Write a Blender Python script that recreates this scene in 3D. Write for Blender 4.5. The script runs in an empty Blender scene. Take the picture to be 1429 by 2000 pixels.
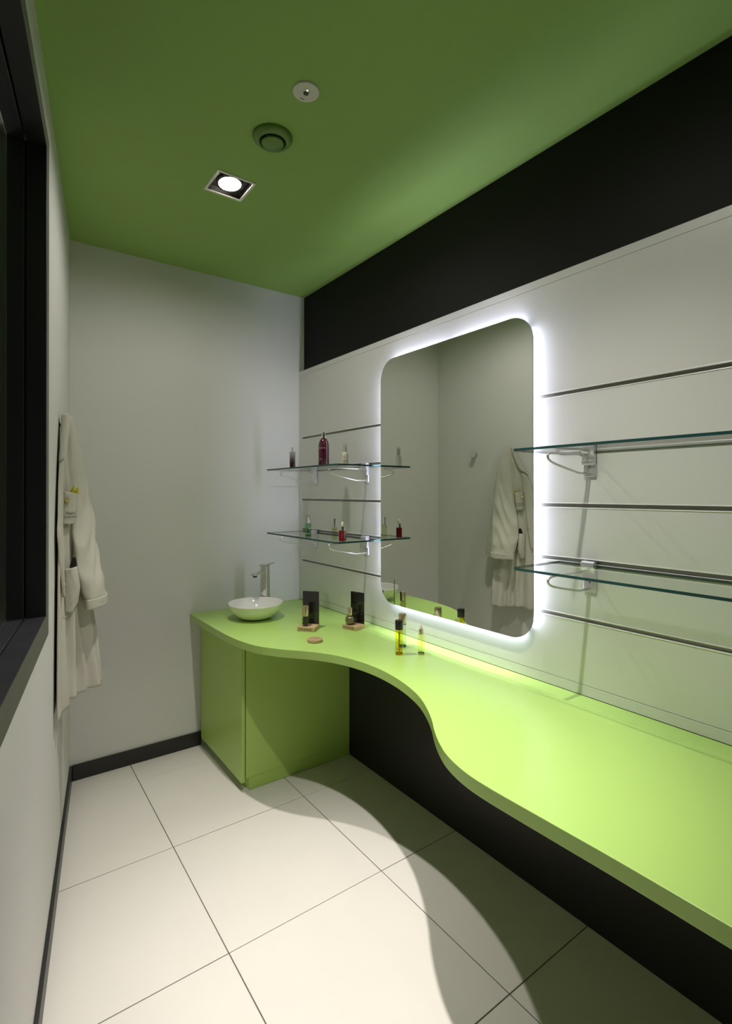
import bpy, math, random
from mathutils import Vector, Matrix

random.seed(7)
S = bpy.context.scene
COL = S.collection

# ------------------------------------------------------------------ camera
IMG_W, IMG_H = 1429.0, 2000.0
F_PX, YAW, PITCH, ROLL, CY, CAM_H = 1016.6, 0.6283, 0.0033, -0.0007, 958.3, 1.4354
cam_data = bpy.data.cameras.new('camera')
cam = bpy.data.objects.new('camera', cam_data)
COL.objects.link(cam)
fw = Vector((math.sin(YAW) * math.cos(PITCH), math.cos(YAW) * math.cos(PITCH), math.sin(PITCH)))
rt = Vector((math.cos(YAW), -math.sin(YAW), 0.0))
up = rt.cross(fw)
r2 = rt * math.cos(ROLL) + up * math.sin(ROLL)
u2 = up * math.cos(ROLL) - rt * math.sin(ROLL)
cam.matrix_world = Matrix(((r2.x, u2.x, -fw.x, 0.0), (r2.y, u2.y, -fw.y, 0.0), (r2.z, u2.z, -fw.z, CAM_H), (0, 0, 0, 1)))
cam_data.sensor_fit = 'VERTICAL'
cam_data.sensor_height = 36.0
cam_data.sensor_width = 24.0
cam_data.lens = 36.0 * F_PX / IMG_H
cam_data.shift_y = -(IMG_H / 2 - CY) / IMG_H
cam_data.clip_start = 0.02
S.camera = cam

# ------------------------------------------------------------------ world, exposure
world = bpy.data.worlds.new('world')
S.world = world
world.use_nodes = True
bg = world.node_tree.nodes['Background']
bg.inputs[0].default_value = (0.6, 0.62, 0.6, 1)
bg.inputs[1].default_value = 0.02
S.view_settings.view_transform = 'Standard'
S.view_settings.look = 'None'
S.view_settings.gamma = 1.0
S.view_settings.use_curve_mapping = False
S.view_settings.exposure = 0.0
S.cycles.use_denoising = True
S.cycles.max_bounces = 14
S.cycles.diffuse_bounces = 7
S.cycles.glossy_bounces = 6
S.cycles.transparent_max_bounces = 24
S.cycles.caustics_reflective = False
S.cycles.caustics_refractive = False

# lamp strengths (their lamps are built inside the downlights / the mirror)
SPOT_CORE = 170.0     # W, narrow beam of a downlight
SPOT_SPILL = 20.0     # W, wide spill of a downlight
LED_STRENGTH = 78.0   # emission of the strip behind the mirror
LAMP_COL = (1.0, 0.95, 0.905)
# downlights: position x, y, aim x, y on the floor, core angle, then factors of core, mid and wide light
DOWNLIGHTS = [(0.803, 2.055, 0.86, 1.80, 62, 0.70, 0.40, 0.74),
              (0.803, 0.80, 0.90, 1.16, 50, 1.25, 3.9, 0.40),
              (0.803, -0.45, 0.80, -0.30, 60, 0.05, 0.2, 0.10)]  # last one is unseen, added behind the camera for ambient fill

# ------------------------------------------------------------------ room constants
D = 2.963           # far wall
XW = 1.6576         # black upper wall
XP = 1.62           # face of the white slat panel
XM = 1.59           # mirror plane
XU = 1.605          # black panel under the counter
H = 2.695           # ceiling
YN = -1.55          # wall behind the camera
ZC = 0.752          # worktop
LD = math.hypot(1, 0.17)
TX, TY = 0.17 / LD, 1 / LD         # direction along the left wall
NX, NY = 1 / LD, -0.17 / LD        # into the room
def lw(s, p, z):    # left wall frame: s along from y = 2.3, p off the wall
    x0 = 0.331 + 0.17 * (2.3 - 2.963)
    return (x0 + TX * s + NX * p, 2.3 + TY * s + NY * p, z)
LANG = math.atan2(TY, TX)

# ------------------------------------------------------------------ materials
def nt(m):
    m.use_nodes = True
    n = m.node_tree
    n.nodes.clear()
    return n
def new(n, t, **kw):
    o = n.nodes.new(t)
    for k, v in kw.items():
        setattr(o, k, v)
    return o
def mat(name, col, rough=0.5, metal=0.0, spec=0.5, var=0.04, scale=8.0, bump=0.0, bscale=60.0, coat=0.0, stretch=(1, 1, 1)):
    m = bpy.data.materials.new(name)
    n = nt(m)
    out = new(n, 'ShaderNodeOutputMaterial')
    b = new(n, 'ShaderNodeBsdfPrincipled')
    tc = new(n, 'ShaderNodeTexCoord')
    mp = new(n, 'ShaderNodeMapping')
    mp.inputs['Scale'].default_value = stretch
    n.links.new(tc.outputs['Object'], mp.inputs['Vector'])
    nz = new(n, 'ShaderNodeTexNoise')
    nz.inputs['Scale'].default_value = scale
    nz.inputs['Detail'].default_value = 4
    n.links.new(mp.outputs[0], nz.inputs['Vector'])
    mx = new(n, 'ShaderNodeMix', data_type='RGBA')
    c = Vector(col[:3])
    mx.inputs[6].default_value = (*(c * (1 - var)), 1)
    mx.inputs[7].default_value = (*[min(1, v) for v in c * (1 + var)], 1)
    n.links.new(nz.outputs['Fac'], mx.inputs[0])
    n.links.new(mx.outputs[2], b.inputs['Base Color'])
    b.inputs['Roughness'].default_value = rough
    b.inputs['Metallic'].default_value = metal
    b.inputs['Specular IOR Level'].default_value = spec
    b.inputs['Coat Weight'].default_value = coat
    if bump:
        nb = new(n, 'ShaderNodeTexNoise')
        nb.inputs['Scale'].default_value = bscale
        nb.inputs['Detail'].default_value = 3
        n.links.new(mp.outputs[0], nb.inputs['Vector'])
        bp = new(n, 'ShaderNodeBump')
        bp.inputs['Strength'].default_value = bump
        bp.inputs['Distance'].default_value = 0.002
        n.links.new(nb.outputs['Fac'], bp.inputs['Height'])
        n.links.new(bp.outputs[0], b.inputs['Normal'])
    n.links.new(b.outputs[0], out.inputs['Surface'])
    return m
def emit(name, col, strength):
    m = bpy.data.materials.new(name)
    n = nt(m)
    out = new(n, 'ShaderNodeOutputMaterial')
    e = new(n, 'ShaderNodeEmission')
    e.inputs[0].default_value = (*col, 1)
    e.inputs[1].default_value = strength
    n.links.new(e.outputs[0], out.inputs['Surface'])
    return m
def thin_glass(name, tint, refl=1.0, rough=0.0):
    # clear thin-walled glass: tinted see-through plus a Fresnel reflection
    m = bpy.data.materials.new(name)
    n = nt(m)
    out = new(n, 'ShaderNodeOutputMaterial')
    t = new(n, 'ShaderNodeBsdfTransparent')
    t.inputs[0].default_value = (*tint, 1)
    g = new(n, 'ShaderNodeBsdfGlossy')
    g.inputs['Roughness'].default_value = rough
    fr = new(n, 'ShaderNodeFresnel')
    fr.inputs[0].default_value = 1.5
    gm = new(n, 'ShaderNodeNewGeometry')
    ff = new(n, 'ShaderNodeMath', operation='SUBTRACT')      # reflect at the outer face only
    ff.inputs[0].default_value = refl
    n.links.new(gm.outputs['Backfacing'], ff.inputs[1])
    ff.use_clamp = True
    mu = new(n, 'ShaderNodeMath', operation='MULTIPLY')
    n.links.new(ff.outputs[0], mu.inputs[1])
    n.links.new(fr.outputs[0], mu.inputs[0])
    mx = new(n, 'ShaderNodeMixShader')
    n.links.new(mu.outputs[0], mx.inputs[0])
    n.links.new(t.outputs[0], mx.inputs[1])
    n.links.new(g.outputs[0], mx.inputs[2])
    n.links.new(mx.outputs[0], out.inputs['Surface'])
    return m
def gradient_glass(name, bottom, top, z0, z1):
    m = thin_glass(name, bottom)
    n = m.node_tree
    t = [x for x in n.nodes if x.type == 'BSDF_TRANSPARENT'][0]
    tc = new(n, 'ShaderNodeTexCoord')
    sp = new(n, 'ShaderNodeSeparateXYZ')
    n.links.new(tc.outputs['Object'], sp.inputs[0])
    mr = new(n, 'ShaderNodeMapRange')
    mr.inputs[1].default_value = z0
    mr.inputs[2].default_value = z1
    n.links.new(sp.outputs[2], mr.inputs[0])
    mx = new(n, 'ShaderNodeMix', data_type='RGBA')
    mx.inputs[6].default_value = (*bottom, 1)
    mx.inputs[7].default_value = (*top, 1)
    n.links.new(mr.outputs[0], mx.inputs[0])
    n.links.new(mx.outputs[2], t.inputs[0])
    return m

M_WALL = mat('wall_paint', (0.65, 0.64, 0.62), 0.75, var=0.015, scale=3, bump=0.05, bscale=180)
M_BLACKWALL = mat('black_wall_paint', (0.0085, 0.0080, 0.0065), 0.6, spec=0.2, var=0.1, scale=3, bump=0.05, bscale=160)
M_CEIL = mat('green_ceiling_paint', (0.25, 0.395, 0.098), 0.7, var=0.03, scale=2, bump=0.04, bscale=150)
M_TILE = mat('cream_tile', (0.655, 0.625, 0.57), 0.42, var=0.035, scale=5, bump=0.02, bscale=30)
M_GROUT = mat('grout', (0.16, 0.145, 0.115), 0.9, var=0.15, scale=30)
M_BASE = mat('black_baseboard', (0.016, 0.015, 0.014), 0.4, var=0.1)
M_PANEL = mat('white_laminate', (0.64, 0.635, 0.61), 0.38, var=0.01, scale=3)
M_GREEN = mat('lime_laminate', (0.342, 0.52, 0.125), 0.33, spec=0.6, var=0.02, scale=3)
M_GREEN2 = mat('lime_cabinet_laminate', (0.39, 0.575, 0.125), 0.42, var=0.02, scale=3)
M_PLINTH = mat('lime_plinth_laminate', (0.39, 0.575, 0.125), 0.45, var=0.02, scale=3)
M_DARKPANEL = mat('black_under_panel', (0.011, 0.010, 0.0085), 0.45, spec=0.35, var=0.12, scale=4)
M_ALU = mat('aluminium_rail', (0.82, 0.81, 0.78), 0.30, 0.25, var=0.06, scale=40)
M_ALU_DARK = mat('rail_slot', (0.27, 0.26, 0.24), 0.45, 0.6, var=0.1)
M_BRACKET = mat('silver_bracket', (0.72, 0.72, 0.73), 0.32, 0.85, var=0.04)
M_WIRE = mat('steel_wire', (0.62, 0.61, 0.58), 0.3, 0.9, var=0.05)
M_CHROME = mat('chrome', (0.82, 0.83, 0.82), 0.06, 1.0, var=0.01)
M_CERAMIC = mat('white_ceramic', (0.80, 0.79, 0.75), 0.08, var=0.01, coat=0.5)
M_SINKHOLE = mat('drain_metal', (0.5, 0.5, 0.48), 0.2, 1.0)
M_SHELF = thin_glass('shelf_glass', (0.975, 0.99, 0.98), 1.0)
M_SHELF_EDGE = mat('shelf_glass_edge', (0.018, 0.062, 0.060), 0.22, spec=0.3, var=0.3, scale=12)
M_PANE = thin_glass('window_glass', (0.75, 0.8, 0.76), 1.0)
M_FRAME = mat('black_window_frame', (0.013, 0.0125, 0.014), 0.38, var=0.15, scale=20, bump=0.04, bscale=90)
M_FRAMEFACE = mat('grey_window_trim', (0.10, 0.098, 0.082), 0.45, var=0.1, scale=10)
M_SILL = mat('charcoal_sill', (0.03, 0.028, 0.034), 0.35, var=0.35, scale=26, bump=0.08, bscale=60)
M_SEAL = mat('black_rubber_seal', (0.004, 0.004, 0.004), 0.7)
M_LED = emit('led_light', (0.77, 0.785, 1.0), LED_STRENGTH)
M_LAMP = emit('lamp_light', (1.0, 0.96, 0.88), 45.0)
M_INDICATOR = emit('indicator_light', (0.9, 1.0, 0.55), 2.5)
M_BACKBOX = mat('mirror_back', (0.5, 0.5, 0.5), 0.5)
M_MIRROR = mat('mirror_silver', (0.80, 0.83, 0.77), 0.0, 1.0, var=0.0)
M_MIRROR_EDGE = mat('mirror_edge', (0.05, 0.065, 0.06), 0.2)
M_WHITEPL = mat('white_plastic', (0.62, 0.59, 0.54), 0.4, var=0.02)
M_VENT = mat('vent_green_paint', (0.115, 0.215, 0.04), 0.4, var=0.03)
M_VENT_DARK = mat('vent_shadow_gap', (0.015, 0.03, 0.008), 0.7)
M_DL_FRAME = mat('downlight_frame', (0.70, 0.69, 0.62), 0.4, var=0.02)
M_DL_BAFFLE = mat('downlight_baffle', (0.045, 0.038, 0.036), 0.35, 0.3, var=0.2, scale=30)
M_LENSDARK = mat('dark_lens', (0.03, 0.03, 0.02), 0.15)
M_INK = mat('dark_ink', (0.03, 0.028, 0.02), 0.6)
M_COAT = mat('cotton_drill', (0.52, 0.50, 0.43), 0.85, spec=0.2, var=0.05, scale=14, bump=0.3, bscale=55)
M_POCKET_SHADE = mat('pocket_shade_tone', (0.02, 0.019, 0.016), 0.9, spec=0.1)  # near-black tone that paints the shade inside the lower pocket
M_PRINT = mat('grey_print', (0.10, 0.12, 0.11), 0.8)
M_GOLD = mat('gold_metal', (0.72, 0.55, 0.25), 0.25, 1.0, var=0.05)
M_CHAMP = mat('champagne_metal', (0.62, 0.53, 0.31), 0.28, 0.85, var=0.03)
M_YELLOW = mat('yellow_rubber', (0.52, 0.47, 0.03), 0.5, var=0.2, scale=40)
M_BUTTON = mat('coat_button', (0.42, 0.40, 0.34), 0.4)
M_WOOD = mat('beech_wood', (0.46, 0.33, 0.17), 0.55, var=0.16, scale=14, stretch=(2, 14, 14), bump=0.1, bscale=40)
M_WOOD2 = mat('oak_disc_wood', (0.33, 0.235, 0.115), 0.6, var=0.16, scale=12, stretch=(3, 16, 16), bump=0.1, bscale=40)
M_ACRYL = mat('black_acrylic', (0.011, 0.0105, 0.0095), 0.05, spec=0.6, var=0.05)
M_BLACKCAP = mat('black_cap', (0.012, 0.011, 0.009), 0.3, var=0.05)
M_AMBER = thin_glass('amber_oil_glass', (0.93, 0.84, 0.22))
M_CLEAR = thin_glass('clear_glass', (0.93, 0.95, 0.92))
M_OILYEL = thin_glass('pale_oil_glass', (0.96, 0.955, 0.66))
M_BURG = mat('burgundy_plastic', (0.085, 0.006, 0.028), 0.14, spec=0.6, var=0.05, coat=0.4)
M_PERF = gradient_glass('perfume_glass', (0.16, 0.02, 0.02), (0.84, 0.80, 0.80), 0.02, 0.095)
M_WHITEBOT = mat('white_bottle', (0.78, 0.76, 0.68), 0.25, var=0.02)
M_OCHRE = mat('ochre_ink', (0.26, 0.19, 0.05), 0.6)
M_ROSE = mat('rose_ink', (0.45, 0.22, 0.17), 0.6)
M_PALEINK = mat('pale_ink', (0.5, 0.36, 0.38), 0.5)
M_MINT = thin_glass('mint_glass', (0.62, 0.86, 0.66))
M_MINTLABEL = mat('green_ink', (0.16, 0.40, 0.10), 0.5)
M_PALEGREEN = thin_glass('pale_green_glass', (0.84, 0.87, 0.70))
M_RED = mat('ruby_glass', (0.17, 0.006, 0.012), 0.12, spec=0.6, var=0.1, coat=0.4)
M_RUBBER = mat('cream_rubber', (0.70, 0.66, 0.52), 0.5)
M_SILVER = mat('silver_cap', (0.75, 0.75, 0.76), 0.15, 1.0, var=0.02)
M_CLEARCAP = thin_glass('clear_cap', (0.90, 0.90, 0.90), 1.0, 0.05)

# ------------------------------------------------------------------ helpers
class MB:
    def __init__(self):
        self.v, self.f, self.mi = [], [], []
    def add(self, vs, fs, mi=0):
        o = len(self.v)
        self.v += [tuple(x) for x in vs]
        self.f += [tuple(i + o for i in q) for q in fs]
        self.mi += [mi] * len(fs)
        return self
    def box(self, x0, x1, y0, y1, z0, z1, mi=0):
        vs = [(x, y, z) for z in (z0, z1) for y in (y0, y1) for x in (x0, x1)]
        return self.add(vs, [(0, 2, 3, 1), (4, 5, 7, 6), (0, 1, 5, 4), (2, 6, 7, 3), (0, 4, 6, 2), (1, 3, 7, 5)], mi)
    def lathe(self, prof, n=32, c=(0, 0, 0), axis='z', mi=0, cap=True):
        vs, fs = [], []
        for r, h in prof:
            for k in range(n):
                a = 2 * math.pi * k / n
                x, y = r * math.cos(a), r * math.sin(a)
                p = (x, y, h) if axis == 'z' else ((h, x, y) if axis == 'x' else (y, h, x))
                vs.append((p[0] + c[0], p[1] + c[1], p[2] + c[2]))
        for i in range(len(prof) - 1):
            for k in range(n):
                a, b = i * n + k, i * n + (k + 1) % n
                fs.append((a, b, b + n, a + n))
        if cap:
            if prof[0][0] > 1e-6: fs.append(tuple(reversed(range(n))))
            if prof[-1][0] > 1e-6: fs.append(tuple(range((len(prof) - 1) * n, len(prof) * n)))
        return self.add(vs, fs, mi)
    def prism(self, poly, z0, z1, mi_top=0, mi_side=0):
        n = len(poly)
        vs = [(x, y, z0) for x, y in poly] + [(x, y, z1) for x, y in poly]
        self.add(vs, [tuple(reversed(range(n))), tuple(range(n, 2 * n))], mi_top)
        o = len(self.v) - 2 * n
        for i in range(n):
            j = (i + 1) % n
            self.f.append((o + i, o + j, o + n + j, o + n + i)); self.mi.append(mi_side)
        return self
    def tube(self, pts, r, n=10, mi=0):
        pts = [Vector(p) for p in pts]
        vs, fs = [], []
        t0 = (pts[1] - pts[0]).normalized()
        u = t0.orthogonal().normalized()
        for i, p in enumerate(pts):
            t = (pts[min(i + 1, len(pts) - 1)] - pts[max(i - 1, 0)]).normalized()
            u = (u - t * u.dot(t)).normalized()
            w = t.cross(u)
            for k in range(n):
                a = 2 * math.pi * k / n
                vs.append(p + (u * math.cos(a) + w * math.sin(a)) * r)
        for i in range(len(pts) - 1):
            for k in range(n):
                a, b = i * n + k, i * n + (k + 1) % n
                fs.append((a, b, b + n, a + n))
        fs += [tuple(reversed(range(n))), tuple(range((len(pts) - 1) * n, len(pts) * n))]
        return self.add(vs, fs, mi)
    def grid(self, rows, mi=0, closed=False):
        h, w = len(rows), len(rows[0])
        vs = [p for r in rows for p in r]
        fs = []
        for i in range(h - 1):
            for k in range(w if closed else w - 1):
                a, b = i * w + k, i * w + (k + 1) % w
                fs.append((a, b, b + w, a + w))
        return self.add(vs, fs, mi)
    def build(self, name, mats, parent=None, smooth=None, bevel=0.0, seg=2, loc=None, rotz=0.0):
        me = bpy.data.meshes.new(name)
        me.from_pydata(self.v, [], self.f)
        for m in (mats if isinstance(mats, (list, tuple)) else [mats]):
            me.materials.append(m)
        for p, i in zip(me.polygons, self.mi):
            p.material_index = i
        if smooth is not None:
            for p in me.polygons: p.use_smooth = True
            me.set_sharp_from_angle(angle=math.radians(smooth))
        me.update()
        o = bpy.data.objects.new(name, me)
        COL.objects.link(o)
        if parent: o.parent = parent
        if loc: o.location = loc
        o.rotation_euler.z = rotz
        if bevel:
            b = o.modifiers.new('bevel', 'BEVEL')
            b.width, b.segments, b.limit_method, b.angle_limit = bevel, seg, 'ANGLE', math.radians(40)
        return o
def tag(o, label=None, cat=None, group=None, kind=None):
    if label: o['label'] = label
    if cat: o['category'] = cat
    if group: o['group'] = group
    if kind: o['kind'] = kind
    return o
def thing(name, label, cat, loc=(0, 0, 0), rotz=0.0, group=None):
    o = bpy.data.objects.new(name, None)
    o.empty_display_size = 0.05
    COL.objects.link(o)
    o.location = loc
    o.rotation_euler.z = rotz
    return tag(o, label, cat, group)
def copy_thing(src, loc, label, rotz=None):
    r = src.copy(); COL.objects.link(r)
    r.location = loc; r['label'] = label
    if rotz is not None: r.rotation_euler.z = rotz
    for ch in list(src.children):
        c = ch.copy(); COL.objects.link(c); c.parent = r
        for g in ch.children:
            d = g.copy(); COL.objects.link(d); d.parent = c
    return r
def text(name, body, size, m, parent, mtx, depth=0.0003, spacing=1.0):
    cu = bpy.data.curves.new(name, 'FONT')
    cu.body = body; cu.size = size; cu.extrude = depth
    cu.align_x = 'CENTER'; cu.align_y = 'CENTER'; cu.space_character = spacing
    cu.resolution_u = 3
    t = bpy.data.objects.new(name, cu)
    COL.objects.link(t)
    me = bpy.data.meshes.new_from_object(t)
    bpy.data.objects.remove(t)
    me.transform(mtx)
    me.materials.clear(); me.materials.append(m)
    o = bpy.data.objects.new(name, me)
    COL.objects.link(o)
    o.parent = parent
    return o
def frame_mtx(origin, right, upv):
    r, u = Vector(right).normalized(), Vector(upv).normalized()
    n = r.cross(u)
    m = Matrix((r, u, n)).transposed().to_4x4()
    m.translation = Vector(origin)
    return m
def wrap_text(name, body, size, m, parent, r, ang, z, vertical=False, depth=0.0003, spacing=1.0):
    # lettering bent round an upright cylinder of radius r (object origin on its axis)
    cu = bpy.data.curves.new(name, 'FONT')
    cu.body = body; cu.size = size; cu.align_x = 'CENTER'; cu.align_y = 'CENTER'
    cu.space_character = spacing; cu.resolution_u = 2; cu.extrude = depth
    t = bpy.data.objects.new(name, cu); COL.objects.link(t)
    me = bpy.data.meshes.new_from_object(t)
    bpy.data.objects.remove(t)
    for v in me.vertices:
        x, y, d = v.co
        if vertical: x, y = -y, x
        a = ang + x / r
        rr = r + 0.0002 + d
        v.co = (rr * math.cos(a), rr * math.sin(a), z + y)
    me.materials.clear(); me.materials.append(m)
    o = bpy.data.objects.new(name, me); COL.objects.link(o); o.parent = parent
    return o
def cr(p0, p1, p2, p3, t):
    return tuple(0.5 * ((2 * b) + (-a + c) * t + (2 * a - 5 * b + 4 * c - d) * t * t + (-a + 3 * b - 3 * c + d) * t ** 3)
                 for a, b, c, d in zip(p0, p1, p2, p3))
def spline(pts, n, closed=False):
    m = len(pts); out = []
    segs = m if closed else m - 1
    for i in range(n):
        f = i / n * segs if closed else i / (n - 1) * segs
        k = min(int(f), segs - 1); t = f - k
        if closed: q = [pts[(k + j) % m] for j in (-1, 0, 1, 2)]
        else: q = [pts[min(max(k + j, 0), m - 1)] for j in (-1, 0, 1, 2)]
        out.append(cr(*q, t))
    return out
def rrect(x0, x1, y0, y1, r, n=6):
    out = []
    for cx, cy, a0 in ((x1 - r, y1 - r, 0), (x0 + r, y1 - r, 90), (x0 + r, y0 + r, 180), (x1 - r, y0 + r, 270)):
        for k in range(n + 1):
            a = math.radians(a0 + 90 * k / n)
            out.append((cx + r * math.cos(a), cy + r * math.sin(a)))
    return out
def clip(poly, a, b, c):     # keep a x + b y >= c
    out = []
    for i in range(len(poly)):
        p, q = poly[i], poly[(i + 1) % len(poly)]
        dp, dq = a * p[0] + b * p[1] - c, a * q[0] + b * q[1] - c
        if dp >= 0: out.append(p)
        if dp * dq < 0:
            t = dp / (dp - dq)
            out.append((p[0] + (q[0] - p[0]) * t, p[1] + (q[1] - p[1]) * t))
    return out

# ------------------------------------------------------------------ room shell
lx = lambda y: 0.331 + 0.17 * (y - D)       # left wall face at depth y
# floor: grout bed with single tiles
floor = MB().prism([(lx(YN), YN), (XW, YN), (XW, D), (lx(D), D)], -0.06, -0.004).build('floor', M_GROUT)
tag(floor, 'cream tiled floor', None, kind='structure')
T0X, T0Y, TS, TJ = 0.61, 1.568, 0.6, 0.0016
for i in range(-3, 3):
    for j in range(-6, 4):
        x0, y0 = T0X + TS * i + TJ, T0Y + TS * j + TJ
        x1, y1 = x0 + TS - 2 * TJ, y0 + TS - 2 * TJ
        q = [(x0, y0), (x1, y0), (x1, y1), (x0, y1)]
        q = clip(q, NX, NY, NX * lx(0) + 0.001)
        if q: q = clip(q, -1, 0, -XW)
        if q: q = clip(q, 0, -1, -D)
        if q: q = clip(q, 0, 1, YN)
        if len(q) < 3: continue
        z = random.uniform(-0.0006, 0.0)
        MB().prism(q, -0.004, z).build('tile', M_TILE, floor, bevel=0.0008, seg=1)
# ceiling slab with a square hole for every downlight
HOLE = 0.074
ceil = MB()
ys = [YN]
for x, y, *_ in sorted(DOWNLIGHTS, key=lambda d: d[1]): ys += [y - HOLE, y + HOLE]
ys += [D]
hx0, hx1 = 0.803 - HOLE, 0.803 + HOLE
for k in range(len(ys) - 1):
    a, b = ys[k], ys[k + 1]
    if k % 2 == 0:
        ceil.prism([(lx(a), a), (XW, a), (XW, b), (lx(b), b)], H, H + 0.12)
    else:
        ceil.prism([(lx(a), a), (hx0, a), (hx0, b), (lx(b), b)], H, H + 0.12)
        ceil.prism([(hx1, a), (XW, a), (XW, b), (hx1, b)], H, H + 0.12)
tag(ceil.build('ceiling', M_CEIL), 'green painted ceiling', None, kind='structure')
tag(MB().prism([(lx(D) - 0.2, D), (XW + 0.12, D), (XW + 0.12, D + 0.1), (lx(D) - 0.2, D + 0.1)], -0.06, H + 0.12).build('wall_back', M_WALL), 'white wall behind the washbasin', None, kind='structure')
tag(MB().box(XW, XW + 0.1, YN - 0.1, D, -0.06, H + 0.12).build('wall_right', M_BLACKWALL), 'black painted wall above the white panel', None, kind='structure')
tag(MB().box(lx(YN) - 0.2, XW + 0.1, YN - 0.1, YN, -0.06, H + 0.12).build('wall_front', M_BLACKWALL), 'dark wall behind the camera', None, kind='structure')
# left wall, with the window opening (s along the wall from y = 2.3)
S_END, S_BEG = (D - 2.3) / TY, (YN - 2.3) / TY
WS0, WS1, WZ0, WZ1 = -2.75, -0.371, 0.986, 2.550      # frame outer edges
TH = 0.16
wl = MB()
wl.box(WS1 - 0.02, S_END + 0.03, 0.0, TH, -0.06, H + 0.12)
wl.box(S_BEG - 0.03, WS0 + 0.02, 0.0, TH, -0.06, H + 0.12)
wl.box(WS0 + 0.02, WS1 - 0.02, 0.0, TH, -0.06, WZ0 + 0.02)
wl.box(WS0 + 0.02, WS1 - 0.02, 0.0, TH, WZ1 - 0.02, H + 0.12)
HKB = lw(0, 0, 0)
tag(wl.build('wall_left', M_WALL, loc=HKB, rotz=LANG), 'white splayed wall with the black framed window', None, kind='structure')
# window: local x along the wall, local y away from the room
win = thing('window_1', 'black framed interior window in the left wall', None, HKB, LANG)
win['kind'] = 'structure'
fwid = 0.070
fm = MB()
for b in ((WS0, WS1, WZ0, WZ0 + fwid), (WS0, WS1, WZ1 - fwid * .7, WZ1), (WS0, WS0 + fwid, WZ0 + fwid, WZ1 - fwid * .7), (WS1 - fwid, WS1, WZ0 + fwid, WZ1 - fwid * .7)):
    fm.box(b[0], b[1], -0.0012, 0.004, b[2], b[3])
fm.build('window_frame', M_FRAMEFACE, win, bevel=0.001, seg=1)
a0, a1, b0, b1 = WS0 + fwid, WS1 - fwid, WZ0 + fwid, WZ1 - fwid * .7
MB().box(a1 - 0.002, a1 + 0.02, -0.0008, 0.052, b0, b1).box(a1 - 0.020, a1 + 0.02, 0.056, 0.099, b0, b1).build('jamb', M_FRAME, win, bevel=0.001, seg=1)
MB().box(a0 - 0.02, a0 + 0.002, -0.0008, 0.052, b0, b1).box(a0 - 0.02, a0 + 0.020, 0.056, 0.099, b0, b1).build('jamb', M_FRAME, win, bevel=0.001, seg=1)
MB().box(a0, a1, -0.0008, 0.052, b1 - 0.002, b1 + 0.02).box(a0, a1, 0.056, 0.099, b1 - 0.008, b1 + 0.02).build('head', M_FRAME, win, bevel=0.001, seg=1)
MB().box(a0, a1, -0.001, 0.052, b0 - 0.02, b0 + 0.001).box(a0, a1, 0.056, 0.099, b0 - 0.02, b0 + 0.004).build('sill', M_SILL, win, bevel=0.001, seg=1)
MB().box(a0, a1, 0.050, 0.058, b0 - 0.02, b0 - 0.004).box(a1 + .004, a1 + 0.02, 0.050, 0.058, b0, b1).box(a0 - 0.02, a0 - .004, 0.050, 0.058, b0, b1).build('seal', M_SEAL, win)
MB().box(a0 - 0.015, a1 + 0.015, 0.100, 0.106, b0 + 0.004, b1 - 0.008).build('pane', M_PANE, win)
# dim room on the other side of the window
tag(MB().box(WS0 - 0.5, WS1 + 1.6, 1.3, 1.36, -0.06, H + 0.1).build('wall_beyond', M_WALL, loc=HKB, rotz=LANG), 'wall of the dark room beyond the window', None, kind='structure')

tag(MB().box(WS0 - 0.5, WS1 + 1.6, TH + 0.002, 1.3, H - 0.05, H + 0.1).build('ceiling_beyond', M_CEIL, loc=HKB, rotz=LANG), 'green ceiling of the dim room beyond the window', None, kind='structure')
bl = bpy.data.lights.new('fill_beyond', 'POINT')  # unseen fill light added to brighten the room beyond the window
bl.energy = 16.0; bl.color = LAMP_COL; bl.shadow_soft_size = 0.08
blo = bpy.data.objects.new('fill_beyond', bl); COL.objects.link(blo)
blo.location = (lw(0.3, -0.75, 1.9))

# baseboards
tag(MB().box(lx(D) + 0.012, 0.985, D - 0.012, D, 0, 0.077).build('baseboard_back', M_BASE, bevel=0.002), 'black baseboard under the back wall', None, kind='structure')
tag(MB().box(S_BEG, S_END - 0.002, -0.012, 0.0, 0, 0.077).build('baseboard_left', M_BASE, loc=HKB, rotz=LANG, bevel=0.002), 'black baseboard under the left wall', None, kind='structure')

# black panel closing the wall under the counter
tag(MB().box(XU, XW - 0.002, YN + 0.02, 2.36, 0.001, 0.70).build('trim_1', M_DARKPANEL, bevel=0.001), 'black panel closing the wall under the counter', None, kind='structure')

# ------------------------------------------------------------------ white slat panel with aluminium rails
PT = 2.210
RZ = [1.780, 1.585, 1.390, 1.203, 1.006]
PY0 = YN + 0.03
panel = thing('slat_panel', 'white slat wall panel with five aluminium rails above the green counter', 'wall panel', (XW, 1.2, 0.79))
def P(bld, name, m, **k):
    bld.v = [(x - XW, y - 1.2, z - 0.79) for x, y, z in bld.v]
    return bld.build(name, m, panel, **k)
RH = 0.0100
P(MB().box(XP + 0.012, XW - 0.0005, PY0, D - 0.001, ZC + 0.001, PT - 0.002), 'backing_board', M_PANEL)
zs = [0.788] + sorted(RZ) + [2.181]
for k in range(len(zs) - 1):
    lo = zs[k] + (RH if k else 0.0008)
    hi = zs[k + 1] - (RH if k < len(zs) - 2 else 0.0008)
    for a, b in ((PY0, 2.918),):
        P(MB().box(XP, XP + 0.0118, a, b, lo, hi), 'panel_board', M_PANEL, bevel=0.0006, seg=1)
P(MB().box(XP, XP + 0.0118, 2.9188, D - 0.001, ZC + 0.001, PT), 'end_strip', M_PANEL, bevel=0.0006, seg=1)
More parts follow.
